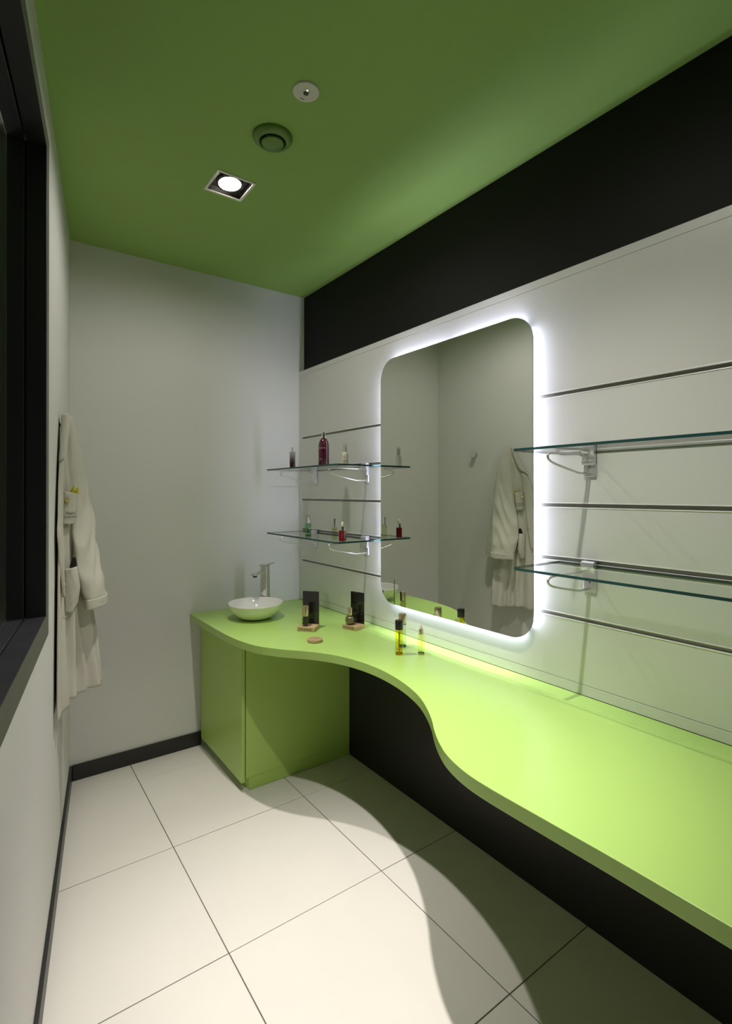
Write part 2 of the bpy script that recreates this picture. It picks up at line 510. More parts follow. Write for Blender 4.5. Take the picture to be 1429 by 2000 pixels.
P(MB().box(XP, XW - 0.0005, PY0, 2.918, 2.1812, PT), 'top_strip', M_PANEL, bevel=0.0006, seg=1)
P(MB().box(XP, XP + 0.0118, PY0, 2.918, ZC + 0.001, 0.7872), 'bottom_strip', M_PANEL, bevel=0.0006, seg=1)
for z in RZ:
    r = MB()
    r.box(XP + 0.0085, XP + 0.0119, PY0, 2.918, z - RH, z + RH, 1)
    r.box(XP - 0.0018, XP + 0.0085, PY0, 2.918, z + RH - 0.0038, z + RH, 0)
    r.box(XP - 0.0018, XP + 0.0085, PY0, 2.918, z - RH, z - RH + 0.0038, 0)
    P(r, 'rail', [M_ALU, M_ALU_DARK], bevel=0.0012, seg=2)

# ------------------------------------------------------------------ back-lit mirror
mir = thing('wall_mirror', 'tall backlit wall mirror with rounded corners on the white panel', 'mirror', (XM, 1.614, 0.893))
MY, MZ = 0.4495, 1.195
mirror_poly = rrect(-MY, MY, 0, MZ, 0.098, 10)
def yzprism(poly, x0, x1, mi_front, mi_side):
    n = len(poly)
    b = MB()
    vs = [(x0, y, z) for y, z in poly] + [(x1, y, z) for y, z in poly]
    b.add(vs, [tuple(reversed(range(n)))], mi_front)
    b.f.append(tuple(range(n, 2 * n))); b.mi.append(mi_side)
    for i in range(n):
        j = (i + 1) % n
        b.f.append((i, j, n + j, n + i)); b.mi.append(mi_side)
    return b
yzprism(mirror_poly, 0.0, 0.005, 0, 1).build('mirror_glass', [M_MIRROR, M_MIRROR_EDGE], mir)
inset = rrect(-MY + 0.035, MY - 0.035, 0.035, MZ - 0.035, 0.07, 8)
yzprism(inset, 0.005, XP - XM - 0.0019, 0, 0).build('back_box', M_BACKBOX, mir)
led = MB()
q, c_ = MY - 0.032, 0.030
for y0, z0, y1, z1 in ((-q, 0.034 + c_, -q, MZ - 0.034 - c_), (q, MZ - 0.034 - c_, q, 0.034 + c_), (q - c_, 0.034, -q + c_, 0.034),
                       (-q + c_, MZ - 0.034, -0.02, MZ - 0.034), (0.02, MZ - 0.034, q - c_, MZ - 0.034)):
    led.add([(0.013, y0, z0), (0.013, y1, z1), (0.0275, y1, z1), (0.0275, y0, z0)], [(0, 1, 2, 3)])
led.build('led_strip', M_LED, mir)

# ------------------------------------------------------------------ glass shelves and brackets
def shelf(ya, yb, z, label):
    t = thing('glass_shelf', label, 'shelf', ((1.35 + XP) / 2, (ya + yb) / 2, z), group='glass shelves on the slat panel')
    hx, hy = (XP - 0.006 - 1.35) / 2, (yb - ya) / 2
    poly = [(hx, -hy), (hx, hy)] + rrect(-hx, hx, -hy, hy, 0.022, 5)[6:18]
    b = MB().prism(poly, -0.008, 0.0, 0, 1)
    b.build('glass_plate', [M_SHELF, M_SHELF_EDGE], t)
    return t
ZU, ZL = 1.574, 1.196
shelf(2.098, 2.890, ZU, 'upper glass shelf left of the mirror holding three bottles')
shelf(2.098, 2.890, ZL, 'lower glass shelf left of the mirror holding green and red bottles')
shelf(0.26, 1.075, ZU, 'empty upper glass shelf at the right of the mirror')
shelf(0.26, 1.075, ZL, 'empty lower glass shelf at the right of the mirror')
def bracket0():
    t = thing('shelf_bracket', '', 'bracket', (XP, 0, 0), group='shelf brackets hooked into the rails')
    # origin: panel face, rail height
    pr = []
    # side profile (x off the wall, z): hook over the rail, S-curved cover, flat foot
    prof = [(-0.016, 0.004), (-0.024, 0.000), (-0.026, -0.010), (-0.021, -0.022), (-0.015, -0.032), (-0.016, -0.044), (-0.019, -0.054), (-0.017, -0.058), (-0.008, -0.059)]
    rows = [[(x, -0.0225, z) for x, z in prof], [(x, 0.0225, z) for x, z in prof]]
    back = [(-0.003, z) for x, z in prof]
    b = MB()
    b.grid(rows)
    n = len(prof)
    for sgn, y in ((0, -0.0225), (1, 0.0225)):
        vs = [(x, y, z) for x, z in prof] + [(x, y, z) for x, z in back]
        b.add(vs, [((i, i + 1, n + i + 1, n + i) if sgn else (n + i, n + i + 1, i + 1, i)) for i in range(n - 1)])
    b.add([(prof[0][0], -.0225, prof[0][1]), (prof[0][0], .0225, prof[0][1]), (-.003, .0225, .004), (-.003, -.0225, .004)], [(0, 1, 2, 3)])
    b.build('cover', M_BRACKET, t, smooth=50)
    poly = rrect(-0.0225, 0.0225, -0.098, 0.004, 0.006, 4)
    f = yzprism(poly, -0.008, -0.001, 0, 0)
    f.build('base_plate', M_BRACKET, t, bevel=0.001)
    h = MB().box(-0.012, 0.006, -0.019, 0.019, -0.0028, 0.0028)
    h.build('hook', M_BRACKET, t, bevel=0.001)
    MB().box(-0.0256, -0.0235, -0.017, 0.017, -0.0085, -0.0070).box(-0.0262, -0.0240, -0.017, 0.017, -0.0115, -0.0100).build('ridge', M_BRACKET, t)
    zt, zb = -0.0275, -0.087
    tip = -0.228
    pts = [(-0.012, 0, zt), (-0.05, 0, zt)]
    pts += spline([(-0.05, 0, zt), (-0.19, 0, zt + .001), (tip, 0, zt - 0.003), (tip - 0.009, 0, zt - 0.012), (tip, 0, zt - 0.024), (-0.19, 0, zt - 0.036), (-0.075, 0, zb + 0.001), (-0.05, 0, zb), (-0.008, 0, zb)], 44)[1:]
    MB().tube(pts, 0.0036, 10).build('wire_arm', M_WIRE, t, smooth=60)
    MB().lathe([(0.006, -0.0275), (0.006, -0.0222)], 14, (-0.185, 0, 0.0035)).build('glass_pad', M_CLEARCAP, t)
    MB().lathe([(0.0052, -0.058), (0.0052, -0.022)], 14, (0, 0, zt), axis='x').build('collar', M_CHROME, t, smooth=40)
    MB().lathe([(0.0025, -0.0095), (0.0025, -0.0075)], 10, (0, 0, -0.066), axis='x').build('screw', M_LENSDARK, t)
    return t
br = bracket0()
br.location = (XP, 2.752, RZ[1])
br['label'] = 'silver bracket with wire arm under the upper left shelf, far end by the corner'
copy_thing(br, (XP, 2.222, RZ[1]), 'silver bracket with wire arm under the upper left shelf, end next to the mirror')
copy_thing(br, (XP, 2.752, RZ[3]), 'silver bracket with wire arm under the lower left shelf, far end by the corner')
copy_thing(br, (XP, 2.222, RZ[3]), 'silver bracket with wire arm under the lower left shelf, end next to the mirror')
copy_thing(br, (XP, 0.960, RZ[1]), 'silver bracket with wire arm under the upper right shelf, end next to the mirror')
copy_thing(br, (XP, 0.960, RZ[3]), 'silver bracket with wire arm under the lower right shelf, end next to the mirror')
copy_thing(br, (XP, 0.400, RZ[1]), 'silver bracket under the near end of the upper right shelf')
copy_thing(br, (XP, 0.400, RZ[3]), 'silver bracket under the near end of the lower right shelf')

# ------------------------------------------------------------------ counter and cabinet
EDGE = [(0.923, 2.9625), (0.923, 2.71), (0.9245, 2.52), (0.929, 2.40), (0.942, 2.28), (0.972, 2.165), (1.025, 2.07), (1.087, 1.993), (1.141, 1.92), (1.186, 1.833),
        (1.216, 1.73), (1.2275, 1.61), (1.219, 1.495), (1.197, 1.39), (1.166, 1.30), (1.124, 1.22), (1.081, 1.153), (1.038, 1.096), (1.001, 1.04), (0.971, 0.983),
        (0.952, 0.925), (0.942, 0.87), (0.939, 0.81), (0.940, 0.74), (0.943, 0.62), (0.946, 0.50), (0.946, 0.30), (0.946, 0.0), (0.946, -0.6), (0.946, -1.3)]
edge = spline(EDGE, 170)
XS = 1.540
counter = thing('vanity_counter', 'long wavy lime green worktop along the mirror wall', 'counter', (1.3, 1.4, ZC))
CT = 0.036
poly = [(x - 1.3, y - 1.4) for x, y in edge] + [(XS - 1.3, -1.3 - 1.4), (XS - 1.3, 2.9625 - 1.4)]
MB().prism(poly, -CT, 0).build('worktop', M_GREEN, counter, bevel=0.0015, seg=2)
MB().box(XS + 0.0012 - 1.3, XP - 0.001 - 1.3, -1.3 - 1.4, 2.9625 - 1.4, -CT, 0).build('back_strip', M_GREEN, counter, bevel=0.0008, seg=1)

cab = thing('vanity_cabinet', 'lime green cabinet under the washbasin end of the counter', 'cabinet', (1.30, 2.66, 0))
def Cb(b, name, m, **k):
    b.v = [(x - 1.30, y - 2.66, z) for x, y, z in b.v]
    return b.build(name, m, cab, **k)
zt = ZC - CT - 0.001
Cb(MB().box(1.004, XU - 0.001, 2.363, 2.381, 0.062, zt), 'end_panel', M_GREEN2, bevel=0.0008, seg=1)
Cb(MB().box(1.004, 1.10, 2.383, 2.95, 0.062, zt).box(1.10, XU - 0.01, 2.383, 2.95, 0.062, 0.09), 'carcass', M_GREEN2)
Cb(MB().box(1.022, XU - 0.001, 2.364, 2.381, 0.001, 0.0612), 'plinth', M_PLINTH, bevel=0.0006, seg=1)
Cb(MB().box(1.022, 1.040, 2.382, 2.95, 0.001, 0.0612), 'plinth', M_PLINTH, bevel=0.0006, seg=1)
Cb(MB().box(0.9815, 0.9995, 2.363, 2.945, 0.045, zt - 0.003), 'door', M_GREEN2, bevel=0.0012, seg=2)

# ------------------------------------------------------------------ washbasin and tap
sink = thing('washbasin', 'round white ceramic bowl washbasin sitting on the green counter', 'sink', (1.18, 2.647, ZC + 0.0003))
R, HB = 0.147, 0.086
outer = [(0.0, 0.0), (0.058, 0.0), (0.078, 0.004), (0.100, 0.0155), (0.120, 0.034), (0.135, 0.056), (0.1435, 0.075), (0.147, HB - 0.002), (0.1460, HB)]
inner = [(0.1430, HB - 0.0015), (0.139, 0.076), (0.130, 0.056), (0.115, 0.036), (0.095, 0.021), (0.07, 0.0125), (0.03, 0.009), (0.0, 0.0085)]
MB().lathe(outer + inner, 64).build('bowl', M_CERAMIC, sink, smooth=60)
MB().lathe([(0.0, 0.0095), (0.018, 0.0102), (0.02, 0.0098), (0.021, 0.0088)], 24, cap=False).build('drain', M_SINKHOLE, sink, smooth=40)
tap = thing('tap', 'tall square chrome mixer tap behind the white washbasin', 'tap', (1.297, 2.780, ZC), math.atan2(-0.53, -0.85))
b = MB()
def sq(hw, hd, z, r=0.006): return [(x, y, z) for x, y in rrect(-hd, hd, -hw, hw, r, 3)]
b.grid([sq(0.0255, 0.021, 0.0), sq(0.0245, 0.0205, 0.06), sq(0.0235, 0.0195, 0.15), sq(0.023, 0.019, 0.238)], closed=True)
b.add(sq(0.023, 0.019, 0.238), [tuple(range(16))])
b.build('body', M_CHROME, tap, smooth=50)
sp = MB()
rows = []
for x, z, hw, hh in ((0.012, 0.232, 0.019, 0.009), (0.05, 0.2295, 0.018, 0.008), (0.09, 0.2265, 0.0175, 0.0075), (0.112, 0.2235, 0.017, 0.007), (0.117, 0.222, 0.015, 0.005)):
    rows.append([(x, y, z + zz) for y, zz in rrect(-hw, hw, -hh, hh, hh * 0.6, 3)])
sp.grid(rows, closed=True); sp.add(rows[-1], [tuple(range(16))])
sp.build('spout', M_CHROME, tap, smooth=50)
MB().lathe([(0.0115, -0.012), (0.0115, 0.0)], 20, (0.100, 0, 0.2195)).build('aerator', M_LENSDARK, tap, smooth=40)
lv = MB()
rows = []
for x, z, hw, hh in ((0.022, 0.2385, 0.022, 0.002), (0.021, 0.262, 0.022, 0.007), (-0.012, 0.2645, 0.021, 0.0055), (-0.045, 0.2665, 0.0165, 0.003), (-0.075, 0.2685, 0.0145, 0.0022), (-0.084, 0.2690, 0.0135, 0.002)):
    rows.append([(x, y, z + zz) for y, zz in rrect(-hw, hw, -hh, hh, hh * 0.8, 3)])
lv.grid(rows[1:], closed=True); lv.add(rows[-1], [tuple(range(16))]); lv.add(rows[1], [tuple(reversed(range(16)))])
lv.add(sq(0.0225, 0.0185, 0.2385) + sq(0.0225, 0.019, 0.261), [tuple(range(16)), tuple(range(16, 32))] + [(i, (i + 1) % 16, 16 + (i + 1) % 16, 16 + i) for i in range(16)])
lv.build('lever', M_CHROME, tap, smooth=50)
MB().lathe([(0.0015, 0.0193), (0.0015, 0.0199)], 8, (0, 0, 0.250), axis='x').build('temperature_dot', M_YELLOW, tap)

# ------------------------------------------------------------------ tester stands on the counter
def stand(A, B, C, ztop, label, board_left=0.0, board_right=1.0):
    A, B, C = Vector(A), Vector(B), Vector(C)
    ex = (B - A).normalized(); w = (B - A).length
    ey = Vector((-ex.y, ex.x)); d = abs((C - B).dot(ey))
    if (C - B).dot(ey) < 0: ey = -ey
    c = A + ex * w / 2 + ey * d / 2
    rz = math.atan2(ex.y, ex.x)
    t = thing('tester_stand', label, 'display stand', (c.x, c.y, ZC), rz, group='wooden tester stands on the counter')
    MB().box(-w / 2, w / 2, -d / 2, d / 2, 0.0005, 0.0215).build('wood_block', M_WOOD, t, bevel=0.0012, seg=2)
    MB().box(-w / 2 + 0.002, w / 2 - 0.002, d / 2 - 0.007, d / 2 - 0.003, 0.012, ztop - ZC).build('display_board', M_ACRYL, t, bevel=0.0005, seg=1)
    text('lettering', 'CAUDALIE', 0.0150, M_INK, t, frame_mtx((-0.004, -d / 2 - 0.0002, 0.0108), (1, 0, 0), (0, 0, 1)), 0.0002, 0.95)
    return t, c, ex, ey
st1, c1, ex1, ey1 = stand((1.234, 2.276), (1.292, 2.207), (1.352, 2.257), 0.937, 'wooden CAUDALIE tester stand with black board, nearer the washbasin')
st2, c2, ex2, ey2 = stand((1.440, 2.185), (1.466, 2.100), (1.535, 2.121), 0.930, 'wooden CAUDALIE tester stand with black board, nearer the mirror')
VIEW = math.atan2(-1, -0.72)
def bottle(name, label, cat, x, y, z, group):
    return thing(name, label, cat, (x, y, z), 0, group)
# serum bottle on stand 1
q = c1 - ex1 * 0.012 - ey1 * 0.014
t = bottle('serum_bottle', 'slim glass serum bottle with champagne cap on the stand nearer the washbasin', 'bottle', q.x, q.y, ZC + 0.0216, 'tester bottles on the wooden stands')
MB().lathe([(0.0165, 0.0), (0.0178, 0.002), (0.0178, 0.043), (0.0165, 0.047), (0.011, 0.049)], 28).build('glass_body', M_CLEAR, t, smooth=40)
MB().lathe([(0.014, 0.013), (0.0145, 0.041), (0.013, 0.045)], 24).build('serum', thin_glass('gold_serum', (0.78, 0.74, 0.48)), t, smooth=40)
MB().lathe([(0.0135, 0.0075), (0.0150, 0.012)], 24).build('glass_base', M_LENSDARK, t, smooth=40)
MB().lathe([(0.0172, 0.050), (0.0174, 0.098), (0.0162, 0.100), (0.0, 0.100)], 28).build('cap', M_CHAMP, t, smooth=40)
MB().lathe([(0.0140, 0.047), (0.0140, 0.0505)], 24).build('collar', M_INK, t)
wrap_text('lettering', 'CAUDALIE', 0.0055, M_INK, t, 0.0178, VIEW - 0.3, 0.030)
# round bottle on stand 2
q = c2 - ex2 * 0.012 - ey2 * 0.014
t = bottle('round_serum_bottle', 'squat round bottle with champagne cap on the stand nearer the mirror', 'bottle', q.x, q.y, ZC + 0.0216, 'tester bottles on the wooden stands')
prof = [(0.014, 0.0), (0.0195, 0.004), (0.0245, 0.013), (0.0258, 0.023), (0.0240, 0.034), (0.0185, 0.042), (0.010, 0.046), (0.0095, 0.048)]
MB().lathe(prof, 32).build('glass_body', thin_glass('smoky_glass', (0.72, 0.70, 0.62)), t, smooth=60)
MB().lathe([(r * 0.86, h * 0.9 + 0.003) for r, h in prof[:6]], 28).build('serum', mat('bronze_serum', (0.42, 0.37, 0.27), 0.3, 0.7), t, smooth=60)
MB().lathe([(0.0108, 0.047), (0.0112, 0.083), (0.0100, 0.0845), (0.0, 0.0845)], 26).build('cap', M_CHAMP, t, smooth=40)
wrap_text('lettering', 'CAUDALIE', 0.0060, M_INK, t, 0.0258, VIEW + 0.35, 0.023)
# wooden disc
t = thing('wooden_disc', 'round flat wooden disc lying on the counter before the left stand', 'coaster', (1.213, 2.068, ZC + 0.0003))
MB().lathe([(0.0335, 0.0), (0.035, 0.0015), (0.035, 0.0115), (0.034, 0.013), (0.0, 0.013)], 40).build('disc', M_WOOD2, t, smooth=40)
ra = YAW
text('lettering', 'CAUDALIE', 0.0095, M_INK, t, frame_mtx((0.004, 0.007, 0.0131), (math.cos(0.62), -math.sin(0.62), 0), (math.sin(0.62), math.cos(0.62), 0)), 0.0001)

# ------------------------------------------------------------------ bottles on the counter
t = bottle('oil_bottle', 'amber oil bottle with black cap, frontmost bottle by the mirror', 'bottle', 1.404, 1.696, ZC + 0.0003, 'bottles standing by the mirror')
MB().lathe([(0.0135, 0.0), (0.0158, 0.002), (0.0160, 0.101), (0.0145, 0.104), (0.010, 0.105)], 30).build('glass_body', M_AMBER, t, smooth=40)
MB().lathe([(0.0165, 0.1055), (0.0168, 0.107), (0.0168, 0.141), (0.0155, 0.1435), (0.0, 0.1435)], 30).build('cap', M_BLACKCAP, t, smooth=40)
MB().lathe([(0.0015, 0.012), (0.0015, 0.105)], 8).build('dip_tube', mat('dark_amber', (0.25, 0.15, 0.02), 0.3), t)
MB().lathe([(0.010, 0.0008), (0.0152, 0.0035), (0.0155, 0.007)], 24, cap=False).build('glass_base', thin_glass('dark_amber_glass', (0.60, 0.38, 0.06)), t, smooth=40)
wrap_text('lettering', 'CAUDALIE', 0.0125, M_INK, t, 0.0160, VIEW, 0.066, vertical=True)
wrap_text('fine_print', 'huile divine', 0.0042, M_INK, t, 0.0160, VIEW, 0.026)
t = bottle('clear_bottle', 'clear glass bottle with champagne cap behind the black capped bottle', 'bottle', 1.482, 1.766, ZC + 0.0003, 'bottles standing by the mirror')
MB().lathe([(0.0150, 0.0), (0.0168, 0.002), (0.0168, 0.098), (0.0155, 0.101), (0.011, 0.102)], 30).build('glass_body', M_CLEAR, t, smooth=40)
MB().lathe([(0.0135, 0.010), (0.0140, 0.094)], 24).build('liquid', thin_glass('pale_liquid', (0.92, 0.94, 0.84)), t, smooth=40)
MB().lathe([(0.012, 0.0015), (0.0158, 0.0035), (0.0160, 0.008)], 24, cap=False).build('glass_base', M_LENSDARK, t, smooth=40)
MB().lathe([(0.0166, 0.1045), (0.0168, 0.146), (0.0155, 0.148), (0.0, 0.148)], 30).build('cap', M_CHAMP, t, smooth=40)
MB().lathe([(0.0160, 0.101), (0.0160, 0.1045)], 24).build('collar', M_INK, t)
t = bottle('dropper_bottle', 'small yellow oil dropper bottle, rightmost bottle on the counter', 'bottle', 1.484, 1.646, ZC + 0.0003, 'bottles standing by the mirror')
MB().lathe([(0.0115, 0.0), (0.0138, 0.0018), (0.0140, 0.080), (0.0125, 0.083), (0.008, 0.084)], 28).build('glass_body', M_OILYEL, t, smooth=40)
MB().lathe([(0.010, 0.001), (0.0134, 0.003), (0.0136, 0.0055)], 22, cap=False).build('glass_base', M_LENSDARK, t, smooth=40)
MB().lathe([(0.0090, 0.0835), (0.0092, 0.103), (0.0085, 0.1045), (0.0, 0.1045)], 24).build('collar', M_CHAMP, t, smooth=40)
MB().lathe([(0.0055, 0.1045), (0.0055, 0.112), (0.0050, 0.119), (0.003, 0.122), (0.0, 0.1228)], 18).build('dropper_bulb', M_RUBBER, t, smooth=60)
MB().lathe([(0.0020, 0.014), (0.0026, 0.082)], 10).build('pipette', M_CLEAR, t, smooth=60)

# ------------------------------------------------------------------ bottles on the left shelves
GU, GL = 'bottles on the upper left shelf', 'bottles on the lower left shelf'
ZUU, ZLL = ZU + 0.0003, ZL + 0.0003
t = bottle('perfume_bottle', 'slender square perfume bottle fading from clear to burgundy, upper shelf', 'bottle', 1.42, 2.675, ZUU, GU)
def sqb(h, z0, z1, r=0.002): return MB().prism(rrect(-h, h, -h, h, r, 3), z0, z1)
sqb(0.0135, 0.0, 0.096).build('glass_body', M_CLEAR, t, rotz=0.55)
sqb(0.0120, 0.004, 0.090).build('perfume', M_PERF, t, rotz=0.55)
MB().lathe([(0.0066, 0.096), (0.0066, 0.104), (0.0052, 0.1045), (0.0052, 0.111), (0.0066, 0.1115), (0.0066, 0.119), (0.0, 0.120)], 20).build('atomiser', M_SILVER, t, smooth=40)
MB().box(-0.0136, 0.0136, -0.0136, 0.0136, 0.0905, 0.0915).build('shoulder_band', M_LENSDARK, t, rotz=0.55)
t = bottle('pump_bottle', 'large burgundy pump bottle with rounded shoulders, upper shelf', 'bottle', 1.42, 2.33, ZUU, GU)
MB().lathe([(0.0255, 0.0), (0.0278, 0.003), (0.0282, 0.094), (0.0275, 0.108), (0.0250, 0.122), (0.0205, 0.134), (0.0145, 0.1425), (0.0115, 0.1445)], 40).build('bottle_body', M_BURG, t, smooth=60)
MB().lathe([(0.0118, 0.1446), (0.0118, 0.1640), (0.0100, 0.1655), (0.0, 0.1655)], 28).build('collar', M_SILVER, t, smooth=40)
pm = MB().lathe([(0.0045, 0.1655), (0.0045, 0.1715), (0.0100, 0.1725), (0.0105, 0.1800), (0.0080, 0.1835), (0.0, 0.1840)], 24)
pm.box(-0.026, 0.0, -0.0042, 0.0042, 0.1755, 0.1815)
pm.build('pump_head', M_WHITEPL, t, smooth=40, rotz=0.9)
wrap_text('lettering', 'Caudalie', 0.0125, M_PALEINK, t, 0.0282, VIEW - 0.35, 0.092)
wrap_text('fine_print', 'gel\ndouche', 0.0062, M_PALEINK, t, 0.0282, VIEW - 0.45, 0.035)
t = bottle('lotion_bottle', 'small white bottle with clear cap and ochre print, upper shelf', 'bottle', 1.42, 2.128, ZUU, GU)
MB().lathe([(0.0150, 0.0), (0.0166, 0.002), (0.0168, 0.052), (0.0155, 0.056), (0.0110, 0.058)], 30).build('bottle_body', M_WHITEBOT, t, smooth=40)
MB().lathe([(0.0112, 0.0582), (0.0110, 0.1000), (0.0100, 0.1015), (0.0, 0.1015)], 26).build('cap', M_CLEARCAP, t, smooth=40)
MB().lathe([(0.0080, 0.0585), (0.0080, 0.079), (0.0055, 0.080), (0.0055, 0.092), (0.0, 0.093)], 20).build('pump', M_WHITEPL, t, smooth=40)
wrap_text('lettering', 'C', 0.024, M_OCHRE, t, 0.0168, VIEW - 0.35, 0.037, vertical=True)
wrap_text('fine_print', 'lait\ncorps\nvigne', 0.0055, M_ROSE, t, 0.0168, VIEW - 0.35, 0.016)
t = bottle('mint_bottle', 'pale green bottle with clear cap at far end of the lower shelf', 'bottle', 1.415, 2.485, ZLL, GL)
MB().lathe([(0.0155, 0.0), (0.0172, 0.002), (0.0174, 0.068), (0.0160, 0.071), (0.0122, 0.072)], 30).build('glass_body', M_MINT, t, smooth=40)
MB().lathe([(0.0124, 0.0722), (0.0124, 0.1125), (0.0112, 0.114), (0.0, 0.114)], 26).build('cap', M_CLEARCAP, t, smooth=40)
MB().lathe([(0.0085, 0.0722), (0.0085, 0.089), (0.0055, 0.090), (0.0055, 0.103), (0.0, 0.104)], 20).build('pump', M_WHITEPL, t, smooth=40)
wrap_text('lettering', 'CAUDALIE', 0.0095, M_MINTLABEL, t, 0.0174, VIEW - 0.55, 0.040, vertical=True)
MB().lathe([(0.0168, 0.003), (0.0171, 0.006)], 26, cap=False).build('glass_base', M_LENSDARK, t)
t = bottle('toner_bottle', 'slim pale bottle with tall silver cap, middle of the lower shelf', 'bottle', 1.43, 2.240, ZLL, GL)
MB().lathe([(0.0130, 0.0), (0.0142, 0.002), (0.0142, 0.056), (0.0120, 0.063), (0.0080, 0.066)], 28).build('glass_body', M_PALEGREEN, t, smooth=50)
MB().lathe([(0.0075, 0.0662), (0.0075, 0.106), (0.0065, 0.107), (0.0, 0.107)], 24).build('cap', M_SILVER, t, smooth=40)
wrap_text('lettering', 'Caudalie', 0.0075, M_INK, t, 0.0142, VIEW - 0.2, 0.052)
t = bottle('red_dropper_bottle', 'dark red dropper bottle with cream bulb, near end of the lower shelf', 'bottle', 1.41, 2.138, ZLL, GL)
sqb(0.0150, 0.0, 0.052, 0.004).build('glass_body', M_RED, t, rotz=0.62, bevel=0.001)
MB().lathe([(0.0100, 0.0522), (0.0100, 0.072), (0.0092, 0.0735), (0.0, 0.0735)], 24).build('collar', M_SILVER, t, smooth=40)
MB().lathe([(0.0062, 0.0735), (0.0062, 0.082), (0.0055, 0.090), (0.0030, 0.094), (0.0, 0.0945)], 18).build('dropper_bulb', M_RUBBER, t, smooth=60)
text('fine_print', 'caudalie\nresveratrol\nlift\nserum', 0.0058, M_PALEINK, t, frame_mtx((-math.sin(-0.62) * -0.0152, -math.cos(0.62) * 0.0152, 0.027), (math.cos(0.62), math.sin(0.62), 0), (0, 0, 1)), 0.0001)

# ------------------------------------------------------------------ ceiling fittings
def downlight(x, y, ax, ay, core_deg, kc, km, kw, label):
    t = thing('downlight', label, 'ceiling light', (x, y, H), group='square recessed downlights')
    o, i = 0.081, 0.0705
    f = MB()
    for a in ((-o, o, -o, -i), (-o, o, i, o), (-o, -i, -i, i), (i, o, -i, i)):
        f.box(a[0], a[1], a[2], a[3], -0.004, 0.002)
    f.build('frame', M_DL_FRAME, t, bevel=0.0008, seg=1)
    bx = MB()
    bx.box(-i - .003, -i, -i, i, 0.0, 0.02).box(i, i + .003, -i, i, 0.0, 0.02).box(-i, i, -i - .003, -i, 0.0, 0.02).box(-i, i, i, i + .003, 0.0, 0.02)
    bx.box(-i, i, -i, i, 0.020, 0.024)
    bx.build('housing', M_DL_BAFFLE, t)
    # tilted gimbal ring with the lamp
    aim = (Vector((ax, ay, 0)) - Vector((x, y, H))).normalized()
    rot = Vector((0, 0, -1)).rotation_difference(aim).to_matrix().to_4x4()
    rot.translation = Vector((0, 0, 0.006))
    g = MB().lathe([(0.0455, 0.0), (0.056, 0.002), (0.057, 0.010), (0.0455, 0.012)], 32, cap=False)
    g.v = [tuple(rot @ Vector(v)) for v in g.v]
    g.build('gimbal_ring', M_DL_BAFFLE, t, smooth=40)
    l = MB().lathe([(0.0, -0.004), (0.030, -0.003), (0.0452, 0.002), (0.0452, 0.012)], 32, cap=False)
    l.v = [tuple(rot @ Vector(v)) for v in l.v]
    l.build('lamp', M_LAMP, t, smooth=60)
    src = Vector((0, 0, 0.006)) + aim * 0.012
    for nm, ang, pw, blend in (('beam', core_deg, SPOT_CORE * kc, 1.0), ('mid_spill', 112, SPOT_SPILL * km, 1.0), ('wide_spill', 174, SPOT_SPILL * kw, 0.6)):
        ld = bpy.data.lights.new(nm, 'SPOT')
        ld.energy = pw
        ld.color = LAMP_COL
        ld.spot_size = math.radians(ang)
        ld.spot_blend = blend
        ld.shadow_soft_size = 0.02
        lo = bpy.data.objects.new(nm, ld)
        COL.objects.link(lo)
        lo.parent = t
        d = aim if nm == 'beam' else Vector((0, 0, -1))
        lo.matrix_local = Matrix.Translation(src if nm == 'beam' else Vector((0, 0, -0.008))) @ Vector((0, 0, -1)).rotation_difference(d).to_matrix().to_4x4()
    return t
labs = ['lit square recessed downlight in the green ceiling', 'square downlight above the counter', 'unseen square downlight added behind the camera as fill']
for a, lb in zip(DOWNLIGHTS, labs):
    downlight(*a, lb)
v = thing('ceiling_vent', 'round green air valve in the ceiling beside the downlight', 'vent', (0.815, 1.682, H))
MB().lathe([(0.070, 0.0), (0.0705, -0.004), (0.068, -0.010), (0.060, -0.018), (0.051, -0.022), (0.047, -0.0205), (0.0455, -0.012), (0.044, 0.0)], 48, cap=False).build('flange', M_VENT, v, smooth=50)
MB().lathe([(0.0, -0.001), (0.0445, -0.001)], 40, cap=False).build('throat', M_VENT_DARK, v)
MB().lathe([(0.010, 0.0), (0.010, -0.012), (0.036, -0.014), (0.0390, -0.020), (0.0385, -0.026), (0.035, -0.0285), (0.0, -0.029)], 40).build('valve_disc', M_VENT, v, smooth=40)
e = thing('emergency_light', 'round white ceiling disc with a small dark lens and indicator', 'emergency light', (0.806, 1.428, H))
MB().lathe([(0.0425, 0.0), (0.0425, -0.003), (0.0405, -0.0055), (0.0, -0.006)], 48).build('cover_disc', M_WHITEPL, e, smooth=40)
MB().prism(rrect(-0.014, 0.014, -0.014, 0.014, 0.003, 3), -0.0068, -0.0055).build('lens_mount', M_WHITEPL, e, rotz=0.2)
MB().lathe([(0.0088, -0.006), (0.0084, -0.009), (0.004, -0.0105), (0.0, -0.011)], 20).build('lens', M_LENSDARK, e, smooth=50)
MB().lathe([(0.0022, -0.006), (0.0018, -0.0085), (0.0, -0.0088)], 10, (-0.002, -0.012, 0)).build('indicator', M_INDICATOR, e)
MB().box(-0.007, 0.007, -0.0012, 0.0012, -0.0066, -0.0055).build('rating_mark', M_PRINT, e, loc=(0.002, 0.0285, 0), rotz=0.0)

